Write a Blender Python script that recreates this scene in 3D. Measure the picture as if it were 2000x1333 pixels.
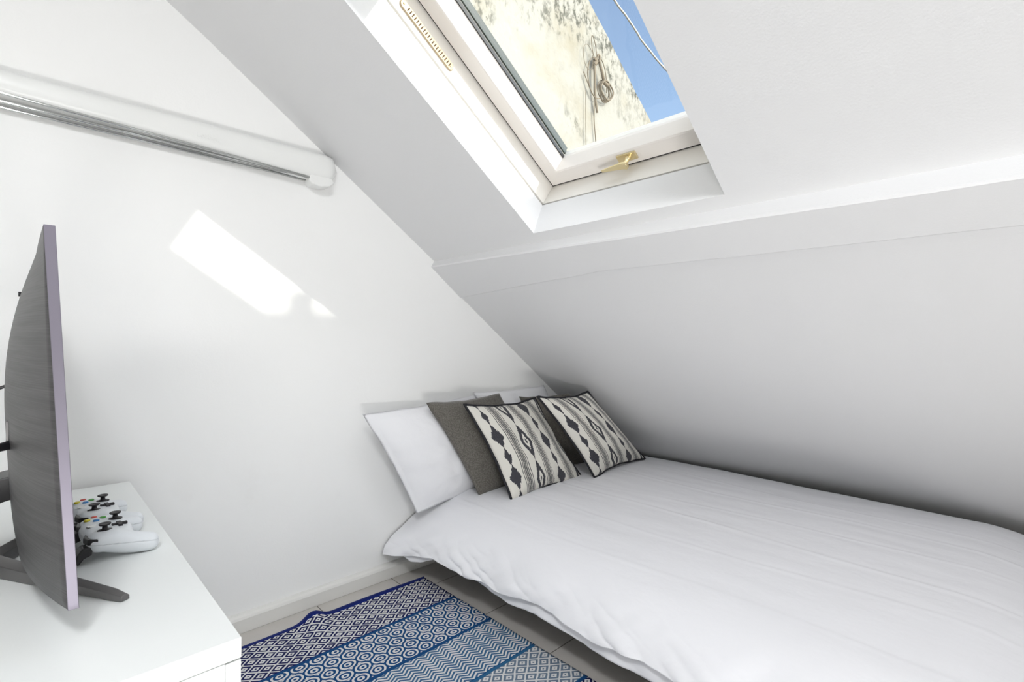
import bpy, bmesh, math
from mathutils import Vector, Matrix, noise

for o in list(bpy.data.objects):
    bpy.data.objects.remove(o)
scene = bpy.context.scene
COL = scene.collection
R = math.radians

# ---------------------------------------------------------------- camera
cam_d = bpy.data.cameras.new('camera'); cam = bpy.data.objects.new('camera', cam_d); COL.objects.link(cam)
cam_d.sensor_width = 36; cam_d.lens = 985 / 2000 * 36; cam_d.clip_start = 0.02; cam_d.clip_end = 200
m = Matrix(((0.7193490, -0.0001293, -0.6946488), (-0.6946291, 0.0074036, -0.7193299), (0.0052359, 0.9999726, 0.0052360)))
cam.matrix_world = Matrix.Translation((0, 0, 0.96)) @ m.to_4x4()
scene.camera = cam

# ---------------------------------------------------------------- view
vs = scene.view_settings
vs.view_transform = 'Standard'; vs.look = 'None'; vs.gamma = 1; vs.use_curve_mapping = False
vs.exposure = 0.07

# ---------------------------------------------------------------- sky, sun, added fill lamps
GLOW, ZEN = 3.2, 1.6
w = bpy.data.worlds.new('sky'); scene.world = w; w.use_nodes = True
wt = w.node_tree; wt.nodes.clear()
sky = wt.nodes.new('ShaderNodeTexSky'); sky.sky_type = 'NISHITA'; sky.sun_disc = False
sky.sun_elevation = R(31); sky.sun_rotation = R(160); sky.air_density = 1.0; sky.dust_density = 0.6; sky.ozone_density = 1.2
bg = wt.nodes.new('ShaderNodeBackground'); bg.inputs['Strength'].default_value = 0.25
wo = wt.nodes.new('ShaderNodeOutputWorld')
# boosted sky, added as room fill: sun aureole and zenith, both out of view
def wmath(op, *a):
    n = wt.nodes.new('ShaderNodeMath'); n.operation = op
    for i, v in enumerate(a):
        if hasattr(v, 'links'): wt.links.new(v, n.inputs[i])
        else: n.inputs[i].default_value = v
    return n.outputs[0]
def wstep(v, lo, hi):
    n = wt.nodes.new('ShaderNodeMapRange'); n.interpolation_type = 'SMOOTHSTEP'; wt.links.new(v, n.inputs[0])
    n.inputs[1].default_value = lo; n.inputs[2].default_value = hi; return n.outputs[0]
wtc = wt.nodes.new('ShaderNodeTexCoord'); wsp = wt.nodes.new('ShaderNodeSeparateXYZ'); wt.links.new(wtc.outputs['Generated'], wsp.inputs[0])
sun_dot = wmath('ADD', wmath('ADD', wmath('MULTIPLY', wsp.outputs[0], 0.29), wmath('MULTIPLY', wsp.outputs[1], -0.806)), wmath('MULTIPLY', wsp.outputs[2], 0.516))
sky_boost = wmath('ADD', wmath('ADD', 0.09, wmath('MULTIPLY', wstep(sun_dot, 0.5, 1.0), GLOW)), wmath('MULTIPLY', wstep(wsp.outputs[2], 0.70, 0.95), ZEN))
bg2 = wt.nodes.new('ShaderNodeBackground'); bg2.inputs[0].default_value = (1.0, 0.99, 0.965, 1); wt.links.new(sky_boost, bg2.inputs['Strength'])
wad = wt.nodes.new('ShaderNodeAddShader')
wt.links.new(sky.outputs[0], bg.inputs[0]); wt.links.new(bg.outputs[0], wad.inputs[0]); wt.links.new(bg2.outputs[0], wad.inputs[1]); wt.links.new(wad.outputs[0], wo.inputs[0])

def light(name, kind, loc, direction, energy, color, size=None):
    d = bpy.data.lights.new(name, kind); d.energy = energy; d.color = color
    if kind == 'AREA':
        d.shape = 'RECTANGLE'; d.size, d.size_y = size
    o = bpy.data.objects.new(name, d); COL.objects.link(o)
    o.location = loc
    o.rotation_euler = Vector(direction).to_track_quat('-Z', 'Y').to_euler()
    return o
sun = light('sun', 'SUN', (2, -3, 4), (-0.36, 1, -0.64), 2.6, (1.0, 0.955, 0.86)); sun.data.angle = R(0.7)
# added fill lamp under the opposite slope, no window is built there
light('opposite_slope_fill', 'AREA', (-1.12, 0.0, 1.93), (0.65, 0.1, -0.75), 3, (0.95, 0.98, 1.0), (0.8, 0.7))
# added low fill lamp, set just below floor level behind the camera
light('low_fill', 'AREA', (-0.10, -0.95, -0.13), (0.38, 1, 0.12), 33, (1.0, 0.99, 0.975), (0.8, 0.3))
# added weak fill lamp behind the camera, facing the gable
light('back_fill', 'AREA', (-0.4, -2.12, 1.05), (0.2, 1, -0.06), 4, (0.93, 1.0, 0.97), (0.9, 1.9))
# added overhead fill lamp near the ridge, without any fitting
light('ridge_fill', 'AREA', (-0.2, -0.35, 2.3), (0.15, 0.1, -1), 76, (0.97, 0.985, 1.0), (0.9, 0.9))

# ---------------------------------------------------------------- materials
class X:
    """tiny expression helper for shader maths"""
    nt = None
    def __init__(s, sock): s.s = sock
    @staticmethod
    def op(o, *a, clamp=False):
        n = X.nt.nodes.new('ShaderNodeMath'); n.operation = o; n.use_clamp = clamp
        for i, v in enumerate(a):
            if isinstance(v, X): X.nt.links.new(v.s, n.inputs[i])
            else: n.inputs[i].default_value = v
        return X(n.outputs[0])
    def __add__(a, b): return X.op('ADD', a, b)
    def __radd__(a, b): return X.op('ADD', a, b)
    def __sub__(a, b): return X.op('SUBTRACT', a, b)
    def __rsub__(a, b): return X.op('SUBTRACT', b, a)
    def __mul__(a, b): return X.op('MULTIPLY', a, b)
    __rmul__ = __mul__
    def __truediv__(a, b): return X.op('DIVIDE', a, b)
    def frac(a): return X.op('FRACT', a)
    def abs(a): return X.op('ABSOLUTE', a)
    def floor(a): return X.op('FLOOR', a)
    def gt(a, b): return X.op('GREATER_THAN', a, b)
    def lt(a, b): return X.op('LESS_THAN', a, b)
    def min(a, b): return X.op('MINIMUM', a, b)
    def max(a, b): return X.op('MAXIMUM', a, b)
    def step(a, lo, hi):
        n = X.nt.nodes.new('ShaderNodeMapRange'); n.interpolation_type = 'SMOOTHSTEP'
        X.nt.links.new(a.s, n.inputs[0]); n.inputs[1].default_value = lo; n.inputs[2].default_value = hi
        return X(n.outputs[0])
def xnoise(vec, scale, detail=3, rough=0.5, sc=None):
    n = X.nt.nodes.new('ShaderNodeTexNoise'); n.inputs['Scale'].default_value = scale
    n.inputs['Detail'].default_value = detail; n.inputs['Roughness'].default_value = rough
    if sc:
        mp = X.nt.nodes.new('ShaderNodeMapping'); mp.inputs['Scale'].default_value = sc
        X.nt.links.new(vec, mp.inputs[0]); vec = mp.outputs[0]
    X.nt.links.new(vec, n.inputs['Vector'])
    return X(n.outputs['Fac'])
def xmix(f, a, b):
    n = X.nt.nodes.new('ShaderNodeMix'); n.data_type = 'RGBA'
    def put(v, sock):
        if isinstance(v, X): X.nt.links.new(v.s, sock)
        else: sock.default_value = (*v, 1) if len(v) == 3 else v
    if isinstance(f, X): X.nt.links.new(f.s, n.inputs[0])
    else: n.inputs[0].default_value = f
    put(a, n.inputs[6]); put(b, n.inputs[7])
    return X(n.outputs[2])
def newmat(name, color=(0.8, 0.8, 0.8), rough=0.6, metal=0.0, spec=0.5, bump=None, build=None, sheen=0, coat=0):
    mt = bpy.data.materials.new(name); mt.use_nodes = True; nt = mt.node_tree
    p = nt.nodes['Principled BSDF']
    p.inputs['Base Color'].default_value = (*color, 1); p.inputs['Roughness'].default_value = rough
    p.inputs['Metallic'].default_value = metal; p.inputs['Specular IOR Level'].default_value = spec
    p.inputs['Sheen Weight'].default_value = sheen; p.inputs['Coat Weight'].default_value = coat
    X.nt = nt
    tc = nt.nodes.new('ShaderNodeTexCoord')
    if build:
        c = build(tc)
        if c is not None: nt.links.new(c.s, p.inputs['Base Color'])
    if bump:   # list of (scale, strength, distance, scalevec)
        prev = None
        for sc, st, dist, sv in bump:
            h = xnoise(tc.outputs['Object'], sc, 4, 0.55, sv)
            b = nt.nodes.new('ShaderNodeBump'); b.inputs['Strength'].default_value = st; b.inputs['Distance'].default_value = dist
            nt.links.new(h.s, b.inputs['Height'])
            if prev: nt.links.new(prev.outputs[0], b.inputs['Normal'])
            prev = b
        nt.links.new(prev.outputs[0], p.inputs['Normal'])
    return mt
def xyz(tc, out='Object'):
    n = X.nt.nodes.new('ShaderNodeSeparateXYZ'); X.nt.links.new(tc.outputs[out], n.inputs[0])
    return X(n.outputs[0]), X(n.outputs[1]), X(n.outputs[2])

def c_gable(tc):
    # faint scuff marks beside the chest and above the skirting
    x, y, z = xyz(tc)
    n1 = xnoise(tc.outputs['Object'], 5, 5, 0.6).step(0.55, 0.75)
    band = (z - 0.36).abs().step(0.28, 0.0) * (x - 0.55).abs().step(0.5, 0.0)
    return xmix(n1 * band * 0.16, (0.91, 0.91, 0.90), (0.62, 0.58, 0.54))
M = {}
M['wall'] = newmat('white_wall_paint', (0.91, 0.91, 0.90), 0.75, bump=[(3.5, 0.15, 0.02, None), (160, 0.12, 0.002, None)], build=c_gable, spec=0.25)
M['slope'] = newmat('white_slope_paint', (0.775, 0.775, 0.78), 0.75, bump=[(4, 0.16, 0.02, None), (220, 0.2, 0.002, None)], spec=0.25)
M['skirt'] = newmat('skirting_paint', (0.80, 0.79, 0.76), 0.45, build=lambda tc: xmix(
    xnoise(tc.outputs['Object'], 45, 3, 0.6).step(0.70, 0.76) * xyz(tc)[2].lt(0.02), (0.78, 0.77, 0.74), (0.10, 0.07, 0.05)))
def c_tile(tc):
    x, y, z = xyz(tc)
    jx = (((x - 0.15) / 0.3).frac() - 0.5).abs().gt(0.495)
    jy = (((y - 0.117) / 0.3).frac() - 0.5).abs().gt(0.495)
    n = xnoise(tc.outputs['Object'], 9, 4, 0.6)
    return xmix(jx.max(jy), xmix(n, (0.50, 0.47, 0.44), (0.60, 0.575, 0.54)), (0.10, 0.085, 0.075))
M['floor'] = newmat('greige_floor_tiles', rough=0.5, build=c_tile, bump=[(40, 0.05, 0.002, None)])
M['frame'] = newmat('window_frame_paint', (0.86, 0.83, 0.78), 0.4, bump=[(60, 0.06, 0.002, (1, 1, 1))])
M['sash'] = newmat('window_sash_paint', (0.84, 0.80, 0.76), 0.38, bump=[(60, 0.06, 0.002, (1, 1, 1))])
M['seal'] = newmat('dark_seal', (0.025, 0.022, 0.02), 0.6)
M['gasket'] = newmat('green_grey_flashing', (0.022, 0.032, 0.024), 0.3, spec=0.6)
M['brass'] = newmat('aged_brass', (0.78, 0.66, 0.40), 0.3, metal=0.85)
M['vent'] = newmat('vent_brass', (0.50, 0.40, 0.27), 0.4, metal=0.3)
M['hole'] = newmat('vent_slot_dark', (0.12, 0.08, 0.05), 0.8)
def c_plaster(tc):
    o = tc.outputs['Object']; x, y, z = xyz(tc)
    big = xnoise(o, 1.9, 6, 0.62).step(0.46, 0.60)
    fine = xnoise(o, 26, 8, 0.75, (1, 1, 0.55)).step(0.46, 0.60)
    spk = xnoise(o, 60, 3, 0.6).step(0.66, 0.72)
    warm = xnoise(o, 3.0, 5, 0.6).step(0.45, 0.75)
    base = xmix(warm, (0.36, 0.345, 0.305), (0.31, 0.28, 0.215))
    edge = (z + 0.722 * (x - 2.535) - 3.079)
    near = edge.step(-0.55, -0.05) * 0.5
    return xmix(((big + near) * fine * 0.78 + spk * 0.3).min(0.92), base, (0.07, 0.07, 0.055))
M['plaster'] = newmat('weathered_plaster', rough=0.9, build=c_plaster, bump=[(30, 0.5, 0.01, None)], spec=0.1)
M['cable'] = newmat('tarred_cable', (0.20, 0.16, 0.11), 0.8)
M['wire'] = newmat('pale_wire', (0.62, 0.58, 0.52), 0.6)
M['plastic'] = newmat('white_plastic', (0.84, 0.845, 0.83), 0.32)
M['chrome'] = newmat('chrome_rod', (0.62, 0.63, 0.62), 0.14, metal=1)
M['lacquer'] = newmat('white_lacquer', (0.86, 0.88, 0.87), 0.42)
def c_brush(tc):
    n = xnoise(tc.outputs['Object'], 1, 6, 0.7, (4, 3, 520))
    n2 = xnoise(tc.outputs['Object'], 1, 3, 0.6, (3, 5, 90))
    return xmix((n * 0.6 + n2 * 0.4).step(0.35, 0.7), (0.030, 0.029, 0.030), (0.085, 0.083, 0.085))
M['brush'] = newmat('dark_brushed_plastic', rough=0.45, build=c_brush, bump=[(1, 0.25, 0.001, (4, 3, 600))], spec=0.6)
M['bezel'] = newmat('lilac_silver_bezel', (0.19, 0.175, 0.215), 0.42, metal=0.5)
M['standmetal'] = newmat('dark_grey_metal', (0.17, 0.165, 0.165), 0.36, metal=0.6)
M['black'] = newmat('black_plastic', (0.012, 0.011, 0.013), 0.35)
M['screen'] = newmat('screen_glass', (0.01, 0.01, 0.012), 0.35)
M['padwhite'] = newmat('controller_white', (0.80, 0.83, 0.86), 0.36)
M['padgrip'] = newmat('controller_grip', (0.74, 0.80, 0.81), 0.5)
M['rubber'] = newmat('black_rubber', (0.015, 0.013, 0.016), 0.5)
M['yellow'] = newmat('button_yellow', (0.72, 0.62, 0.03), 0.3)
M['blue'] = newmat('button_blue', (0.03, 0.22, 0.55), 0.3)
M['red'] = newmat('button_red', (0.60, 0.06, 0.04), 0.3)
M['green'] = newmat('button_green', (0.08, 0.38, 0.06), 0.3)
M['sheet'] = newmat('white_cotton', (0.87, 0.87, 0.90), 0.85, bump=[(7, 0.28, 0.014, (1, 0.6, 1)), (22, 0.14, 0.006, (1, 0.8, 1)), (60, 0.10, 0.003, None), (900, 0.12, 0.0006, None)], spec=0.2, sheen=0.1)
M['case'] = newmat('white_pillowcase', (0.87, 0.87, 0.89), 0.85, bump=[(11, 0.35, 0.015, None), (55, 0.08, 0.003, None)], spec=0.2, sheen=0.1)
M['mattress'] = newmat('mattress_ticking', (0.55, 0.54, 0.52), 0.9)
M['darkwood'] = newmat('dark_bed_base', (0.05, 0.045, 0.04), 0.7)
def c_felt(tc):
    n = xnoise(tc.outputs['Object'], 230, 3, 0.8).step(0.3, 0.7)
    return xmix(n, (0.085, 0.078, 0.068), (0.20, 0.188, 0.165))
M['felt'] = newmat('grey_wool_fabric', rough=0.95, build=c_felt, bump=[(300, 0.3, 0.001, None)], spec=0.1, sheen=0.3)
M['piping'] = newmat('black_piping', (0.008, 0.008, 0.012), 0.7)
def c_ikat(tc):
    uv = tc.outputs['UV']
    wv = (xnoise(uv, 1, 4, 0.7, (90, 9, 1)) - 0.5) * 0.12
    wu = (xnoise(uv, 1, 3, 0.7, (9, 60, 1)) - 0.5) * 0.022
    u0, v0, _ = xyz(tc, 'UV')
    u = u0 + wu; v = v0 + wv
    P = 0.58
    fu = ((u - 0.0) / P).frac() * P
    cell = ((u - 0.0) / P).floor()
    vv = v + cell * 0.13
    Q = 0.43
    # solid lozenges, alternately large and small
    a1 = ((vv / Q).frac() - 0.5).abs() * (Q / 0.128)
    a2 = (((vv / Q) + 0.5).frac() - 0.5).abs() * (Q / 0.085)
    du = (fu - 0.105).abs()
    blob = (du / 0.060 + a1).lt(1.0).max((du / 0.036 + a2).lt(1.0)).max(du.lt(0.0035) * 0.8)
    # hollow lozenges with an eye
    b1 = (((vv + 0.1) / Q).frac() - 0.5).abs() * (Q / 0.205)
    dh = (fu - 0.395).abs()
    d = dh / 0.062 + b1
    hollow = (d.lt(1.06) * d.gt(0.50)).max(d.lt(0.17))
    # striped bands
    s1 = (fu - 0.245).abs().lt(0.055); s2 = (fu - 0.53).abs().lt(0.05)
    band = s1.max(s2)
    fine = (u0 * 52).frac().lt(0.42)
    hatch = xnoise(uv, 1, 2, 0.6, (160, 160, 1)).step(0.35, 0.6)
    mid = (fu - 0.245).abs().lt(0.022).max((fu - 0.53).abs().lt(0.022))
    bandc = fine.max(mid * hatch)
    ink = (blob.max(hollow)) * (1.0 - band) + band * bandc * 0.95
    grain = xnoise(uv, 320, 2, 0.7).step(0.25, 0.6)
    ink = (ink * (0.80 + grain * 0.20)).min(1.0)
    return xmix(ink, (0.74, 0.72, 0.66), (0.022, 0.022, 0.035))
M['ikat'] = newmat('ikat_print_fabric', rough=0.9, build=c_ikat, bump=[(420, 0.3, 0.001, None)], spec=0.1, sheen=0.15)
def c_rug(tc):
    x, y, z = xyz(tc)
    wob = (xnoise(tc.outputs['Object'], 22, 2, 0.5) - 0.5) * 0.006
    X0 = x + wob; t = (1.683 - y) + wob                         # distance from the top hem
    period = 0.202
    band = (t / period).floor(); ft = (t / period).frac() * period
    # nested diamonds
    du = ((X0 / 0.050).frac() - 0.5).abs() * 2
    dv = ((ft / 0.0404).frac() - 0.5).abs() * 2
    dia = ((du + dv) * 1.45 + 0.30).frac().lt(0.54)
    # nested rounded hexagons
    row = (ft / 0.0404).floor()
    dh = (((X0 / 0.054) + row * 0.5).frac() - 0.5).abs() * 2
    rr = X.op('SQRT', dh * dh * 0.9 + dv * dv * 0.8)
    hexa = ((rr.max(dh * 0.75 + dv * 0.55)) * 2.15 + 0.15).frac().lt(0.52)
    # chevrons
    zz = ((X0 / 0.044).frac() - 0.5).abs() * 0.030
    chev = ((ft + zz) / 0.0125).frac().lt(0.52)
    def isb(k): return (band - k).abs().lt(0.5)
    pat = dia * isb(0).max(isb(3)).max(isb(4)) + hexa * isb(1).max(isb(5)) + chev * isb(2).max(isb(6))
    line = ft.lt(0.010).max(ft.gt(period - 0.003))
    side = x.gt(1.128)
    tmpc = xmix(isb(1), xmix(isb(2), xmix(isb(3), (0.012, 0.014, 0.075), (0.14, 0.19, 0.26)), (0.045, 0.12, 0.24)), (0.012, 0.060, 0.18))
    linec = xmix(isb(0), xmix(isb(3), (0.012, 0.065, 0.19), (0.03, 0.12, 0.25)), (0.010, 0.018, 0.12))
    yarn = xnoise(tc.outputs['Object'], 420, 2, 0.6)
    light_ = xmix(yarn, (0.58, 0.58, 0.59), (0.74, 0.74, 0.73))
    c = xmix(pat, light_, tmpc)
    c = xmix(line, c, linec)
    return xmix(t.lt(0.014), c, (0.010, 0.022, 0.16))
M['rug'] = newmat('woven_rug', rough=0.95, build=c_rug, bump=[(500, 0.4, 0.0015, None), (90, 0.2, 0.002, None)], spec=0.1)
M['hem'] = newmat('navy_rug_binding', (0.008, 0.018, 0.13), 0.9, bump=[(500, 0.4, 0.001, None)])
# thin window glass
g = bpy.data.materials.new('window_glass'); g.use_nodes = True; nt = g.node_tree; nt.nodes.clear()
tr = nt.nodes.new('ShaderNodeBsdfTransparent'); tr.inputs[0].default_value = (0.97, 0.985, 0.975, 1)
gl = nt.nodes.new('ShaderNodeBsdfGlossy'); gl.inputs['Roughness'].default_value = 0.01
lw = nt.nodes.new('ShaderNodeLayerWeight'); lw.inputs['Blend'].default_value = 0.5
pw = nt.nodes.new('ShaderNodeMath'); pw.operation = 'POWER'; pw.inputs[1].default_value = 4.5; nt.links.new(lw.outputs['Facing'], pw.inputs[0])
fr = nt.nodes.new('ShaderNodeMath'); fr.operation = 'MULTIPLY_ADD'; fr.inputs[1].default_value = 0.6; fr.inputs[2].default_value = 0.03; nt.links.new(pw.outputs[0], fr.inputs[0])
mx = nt.nodes.new('ShaderNodeMixShader'); ou = nt.nodes.new('ShaderNodeOutputMaterial')
nt.links.new(fr.outputs[0], mx.inputs[0]); nt.links.new(tr.outputs[0], mx.inputs[1]); nt.links.new(gl.outputs[0], mx.inputs[2]); nt.links.new(mx.outputs[0], ou.inputs[0])
M['glass'] = g

# ---------------------------------------------------------------- mesh helpers
def link(name, bm, mat, parent=None, smooth=False, bevel=0, seg=2, label=None):
    bmesh.ops.recalc_face_normals(bm, faces=bm.faces)
    me = bpy.data.meshes.new(name); bm.to_mesh(me); bm.free()
    if smooth:
        for p in me.polygons: p.use_smooth = True
    me.materials.append(M[mat] if isinstance(mat, str) else mat)
    o = bpy.data.objects.new(name, me); COL.objects.link(o)
    if parent: o.parent = parent; o.matrix_parent_inverse = Matrix.Identity(4)
    if bevel:
        b = o.modifiers.new('bevel', 'BEVEL'); b.width = bevel; b.segments = seg; b.limit_method = 'ANGLE'; b.angle_limit = R(35)
    if label: o['label'] = label
    return o
def thing(o, label, cat, group=None):
    o['label'] = label; o['category'] = cat
    if group: o['group'] = group
    return o
def struct(o): o['kind'] = 'structure'; return o
def empty(name, loc=(0, 0, 0)):
    o = bpy.data.objects.new(name, None); COL.objects.link(o); o.location = loc; o.empty_display_size = 0.1
    return o
def hexa(bm, pts):
    """8 points: bottom ring 0-3, top ring 4-7"""
    v = [bm.verts.new(p) for p in pts]
    for f in ((0, 1, 2, 3), (4, 5, 6, 7), (0, 1, 5, 4), (1, 2, 6, 5), (2, 3, 7, 6), (3, 0, 4, 7)):
        bm.faces.new([v[i] for i in f])
def box(bm, a, b):
    (x0, y0, z0), (x1, y1, z1) = a, b
    hexa(bm, [(x0, y0, z0), (x1, y0, z0), (x1, y1, z0), (x0, y1, z0), (x0, y0, z1), (x1, y0, z1), (x1, y1, z1), (x0, y1, z1)])
def prism(bm, poly, axis, a, b):
    """extrude polygon of 2-tuples along axis 'x','y' or 'z' from a to b"""
    def P(p, t):
        return {'y': (p[0], t, p[1]), 'x': (t, p[0], p[1]), 'z': (p[0], p[1], t)}[axis]
    v0 = [bm.verts.new(P(p, a)) for p in poly]; v1 = [bm.verts.new(P(p, b)) for p in poly]
    bm.faces.new(v0); bm.faces.new(v1)
    n = len(poly)
    for i in range(n): bm.faces.new((v0[i], v0[(i + 1) % n], v1[(i + 1) % n], v1[i]))
def tube(bm, pts, r, seg=10, closed=False, caps=True, flat=None):
    pts = [Vector(p) for p in pts]; n = len(pts); rings = []
    up = None
    for i, p in enumerate(pts):
        a = pts[(i - 1) % n] if (closed or i > 0) else p
        b = pts[(i + 1) % n] if (closed or i < n - 1) else p
        t = (b - a).normalized()
        if up is None:
            up = t.orthogonal().normalized()
        up = (up - t * up.dot(t)).normalized(); sd = t.cross(up)
        rr = r(i / max(1, n - 1)) if callable(r) else r
        rings.append([bm.verts.new(p + (up * math.cos(2 * math.pi * k / seg) + sd * math.sin(2 * math.pi * k / seg)) * rr) for k in range(seg)])
    m_ = n if closed else n - 1
    for i in range(m_):
        A = rings[i]; B = rings[(i + 1) % n]
        for k in range(seg): bm.faces.new((A[k], A[(k + 1) % seg], B[(k + 1) % seg], B[k]))
    if caps and not closed:
        bm.faces.new(rings[0]); bm.faces.new(rings[-1])
def lathe(bm, prof, M4, seg=24):
    rings = []
    for r_, z_ in prof:
        rings.append([bm.verts.new(M4 @ Vector((r_ * math.cos(2 * math.pi * k / seg), r_ * math.sin(2 * math.pi * k / seg), z_))) for k in range(seg)])
    for A, B in zip(rings, rings[1:]):
        for k in range(seg): bm.faces.new((A[k], A[(k + 1) % seg], B[(k + 1) % seg], B[k]))
    bm.faces.new(rings[0]); bm.faces.new(rings[-1])
def spline(pts, n=8):
    """Catmull-Rom"""
    pts = [Vector(p) for p in pts]; out = []
    for i in range(len(pts) - 1):
        p0 = pts[max(i - 1, 0)]; p1 = pts[i]; p2 = pts[i + 1]; p3 = pts[min(i + 2, len(pts) - 1)]
        for k in range(n):
            t = k / n
            out.append(0.5 * ((2 * p1) + (p2 - p0) * t + (2 * p0 - 5 * p1 + 4 * p2 - p3) * t * t + (3 * p1 - p0 - 3 * p2 + p3) * t ** 3))
    out.append(pts[-1]); return out
def interp(t, xs, ys):
    if t <= xs[0]: return ys[0]
    for i in range(len(xs) - 1):
        if t <= xs[i + 1]:
            f = (t - xs[i]) / (xs[i + 1] - xs[i]); return ys[i] + (ys[i + 1] - ys[i]) * f
    return ys[-1]

# roof-slope coordinates: s down the slope, y along the room, n outward through the roof
TH = R(34.87); SV = Vector((math.cos(TH), 0, -math.sin(TH))); NV = Vector((math.sin(TH), 0, math.cos(TH))); OV = Vector((1.27, 0, 1.29))
def L(s, y, n): return OV + SV * s + NV * n + Vector((0, y, 0))
def lbox(bm, s0, s1, y0, y1, n0, n1):
    hexa(bm, [L(s0, y0, n0), L(s1, y0, n0), L(s1, y1, n0), L(s0, y1, n0), L(s0, y0, n1), L(s1, y0, n1), L(s1, y1, n1), L(s0, y1, n1)])

# ---------------------------------------------------------------- room shell
YB, YF, XL = 1.80, -2.2, -1.6
bm = bmesh.new()
poly = [(XL - 0.1, -0.3), (3.3, -0.3), (2.98, 0.0), (2.07, 0.95), (1.27, 1.55), (-0.35, 2.75), (XL - 0.1, 1.85)]
prism(bm, poly, 'y', YB, YB + 0.12)
struct(link('wall_back', bm, 'wall'))
bm = bmesh.new(); prism(bm, poly, 'y', YF - 0.12, YF); struct(link('wall_front', bm, 'wall'))
bm = bmesh.new(); box(bm, (XL - 0.12, YF, -0.3), (XL, YB, 1.55)); struct(link('wall_left', bm, 'wall'))
# floor with an opening added behind the camera for the low fill lamp (x -0.75..0.45, y -1.7..-0.55)
bm = bmesh.new()
for a, b in (((XL, -0.55), (3.2, YB)), ((XL, YF), (3.2, -1.7)), ((XL, -1.7), (-0.75, -0.55)), ((0.45, -1.7), (3.2, -0.55))):
    box(bm, (a[0], a[1], -0.3), (b[0], b[1], 0.0))
bmesh.ops.remove_doubles(bm, verts=bm.verts, dist=1e-5)
struct(link('floor', bm, 'floor'))
# skirting with a rounded painted top
bm = bmesh.new()
prism(bm, [(1.80, 0.0), (1.772, 0.0), (1.772, 0.044), (1.776, 0.052), (1.785, 0.056), (1.80, 0.057)], 'x', XL, 2.85)
struct(link('baseboard_back', bm, 'skirt', bevel=0.002))

# upper slope with the roof-window opening
bm = bmesh.new()
WS0, WS1, WY0, WY1 = -0.895, -0.067, 0.53, 1.176
YA, YZ = YF, YB
def ring(n0, n1, S0, S1, Y0, Y1):
    # S0.. opening bounds as (at n0, at n1)
    lbox(bm, -1.075, S0[0], YA, YZ, n0, n1)
    lbox(bm, S0[0], S1[0], Y1[0], YZ, n0, n1)
    lbox(bm, S0[0], S1[0], YA, Y0[0], n0, n1)
    hexa(bm, [L(S1[0], YA, n0), L(0.0, YA, n0), L(0.0, YZ, n0), L(S1[0], YZ, n0), L(S1[1], YA, n1), L(0.0, YA, n1), L(0.0, YZ, n1), L(S1[1], YZ, n1)])
ring(0.0, 0.109, (WS0, WS0), (-0.044, WS1), (WY0, WY0), (WY1, WY1))
ring(0.109, 0.27, (WS0 - 0.06, WS0 - 0.06), (-0.02, -0.02), (WY0 - 0.06, WY0 - 0.06), (WY1 + 0.06, WY1 + 0.06))
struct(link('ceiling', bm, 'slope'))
# upper part above the crease, ridge and opposite slope
bm = bmesh.new()
a = L(-1.075, 0, 0); x1, z1 = a.x, a.z
prism(bm, [(x1 + 0.004, z1 - 0.0032), (-0.35, z1 + 0.70 * (x1 + 0.35) * 0.93), (-0.35, z1 + 0.75), (x1 + 0.155, z1 + 0.22)], 'y', YF, YB)
zr = z1 + 0.70 * (x1 + 0.35) * 0.93
prism(bm, [(-0.35, zr), (XL - 0.05, zr - 0.75 * 1.3), (XL - 0.1, zr - 0.75 * 1.3 + 0.2), (-0.35, zr + 0.25)], 'y', YF, YB)
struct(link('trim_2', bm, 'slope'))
# lower slope (goes down to the floor behind the bed)
bm = bmesh.new()
NJ = 40
def e_rec(y): return 0.030 * min(1, max(0, (1.35 - y) / 0.75))
rows = []
for j in range(NJ + 1):
    y = YF + (YB - YF) * j / NJ
    wob = 0.002 * noise.noise(Vector((y * 2.3, 0, 5)))
    prof = [(0.05, -0.02 + e_rec(y) * 0.5), (0.20, -0.034 + e_rec(y) + wob), (0.60, -0.046 + e_rec(y) * 0.9 + wob), (1.012, -0.057 + e_rec(y) * 0.8), (1.6, -0.072 + e_rec(y) * 0.7), (2.3, -0.09), (2.3, 0.2), (0.05, 0.2)]
    rows.append([bm.verts.new(L(s, y, n)) for s, n in prof])
for A, B in zip(rows, rows[1:]):
    for k in range(8): bm.faces.new((A[k], A[(k + 1) % 8], B[(k + 1) % 8], B[k]))
bm.faces.new(rows[0]); bm.faces.new(rows[-1])
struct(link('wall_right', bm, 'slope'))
# boxed purlin running along the slope
bm = bmesh.new(); rows = []
for j in range(81):
    y = YF + (YB - YF) * j / 80
    f = (1.8 - y) / 1.8
    d = 0.030 + 0.027 * min(f, 1.3) + 0.003 * noise.noise(Vector((y * 3.1, 1, 0))) + 0.0015 * noise.noise(Vector((y * 11, 2, 0)))
    sl = 0.004 * noise.noise(Vector((y * 2.5, 7, 0))) + 0.002 * noise.noise(Vector((y * 9, 3, 0)))
    s2 = 0.135 + 0.07 * max(0, min(1, (y - 1.0) / 0.8)) + 0.004 * noise.noise(Vector((y * 5, 9, 0)))
    d2 = min(0.036, d) + 0.006 * f if y < 1.35 else 0.036
    prof = [(-0.001, 0.05), (-0.001 + sl * 0.3, -d + 0.003), (0.004, -d), (s2 - 0.006, -d2 - 0.004), (s2, -d2), (s2 + 0.003, 0.02), (s2, 0.05)]
    rows.append([bm.verts.new(L(s, y, n)) for s, n in prof])
for A, B in zip(rows, rows[1:]):
    for k in range(7): bm.faces.new((A[k], A[(k + 1) % 7], B[(k + 1) % 7], B[k]))
bm.faces.new(rows[0]); bm.faces.new(rows[-1])
struct(link('trim_1', bm, 'slope'))
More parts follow.
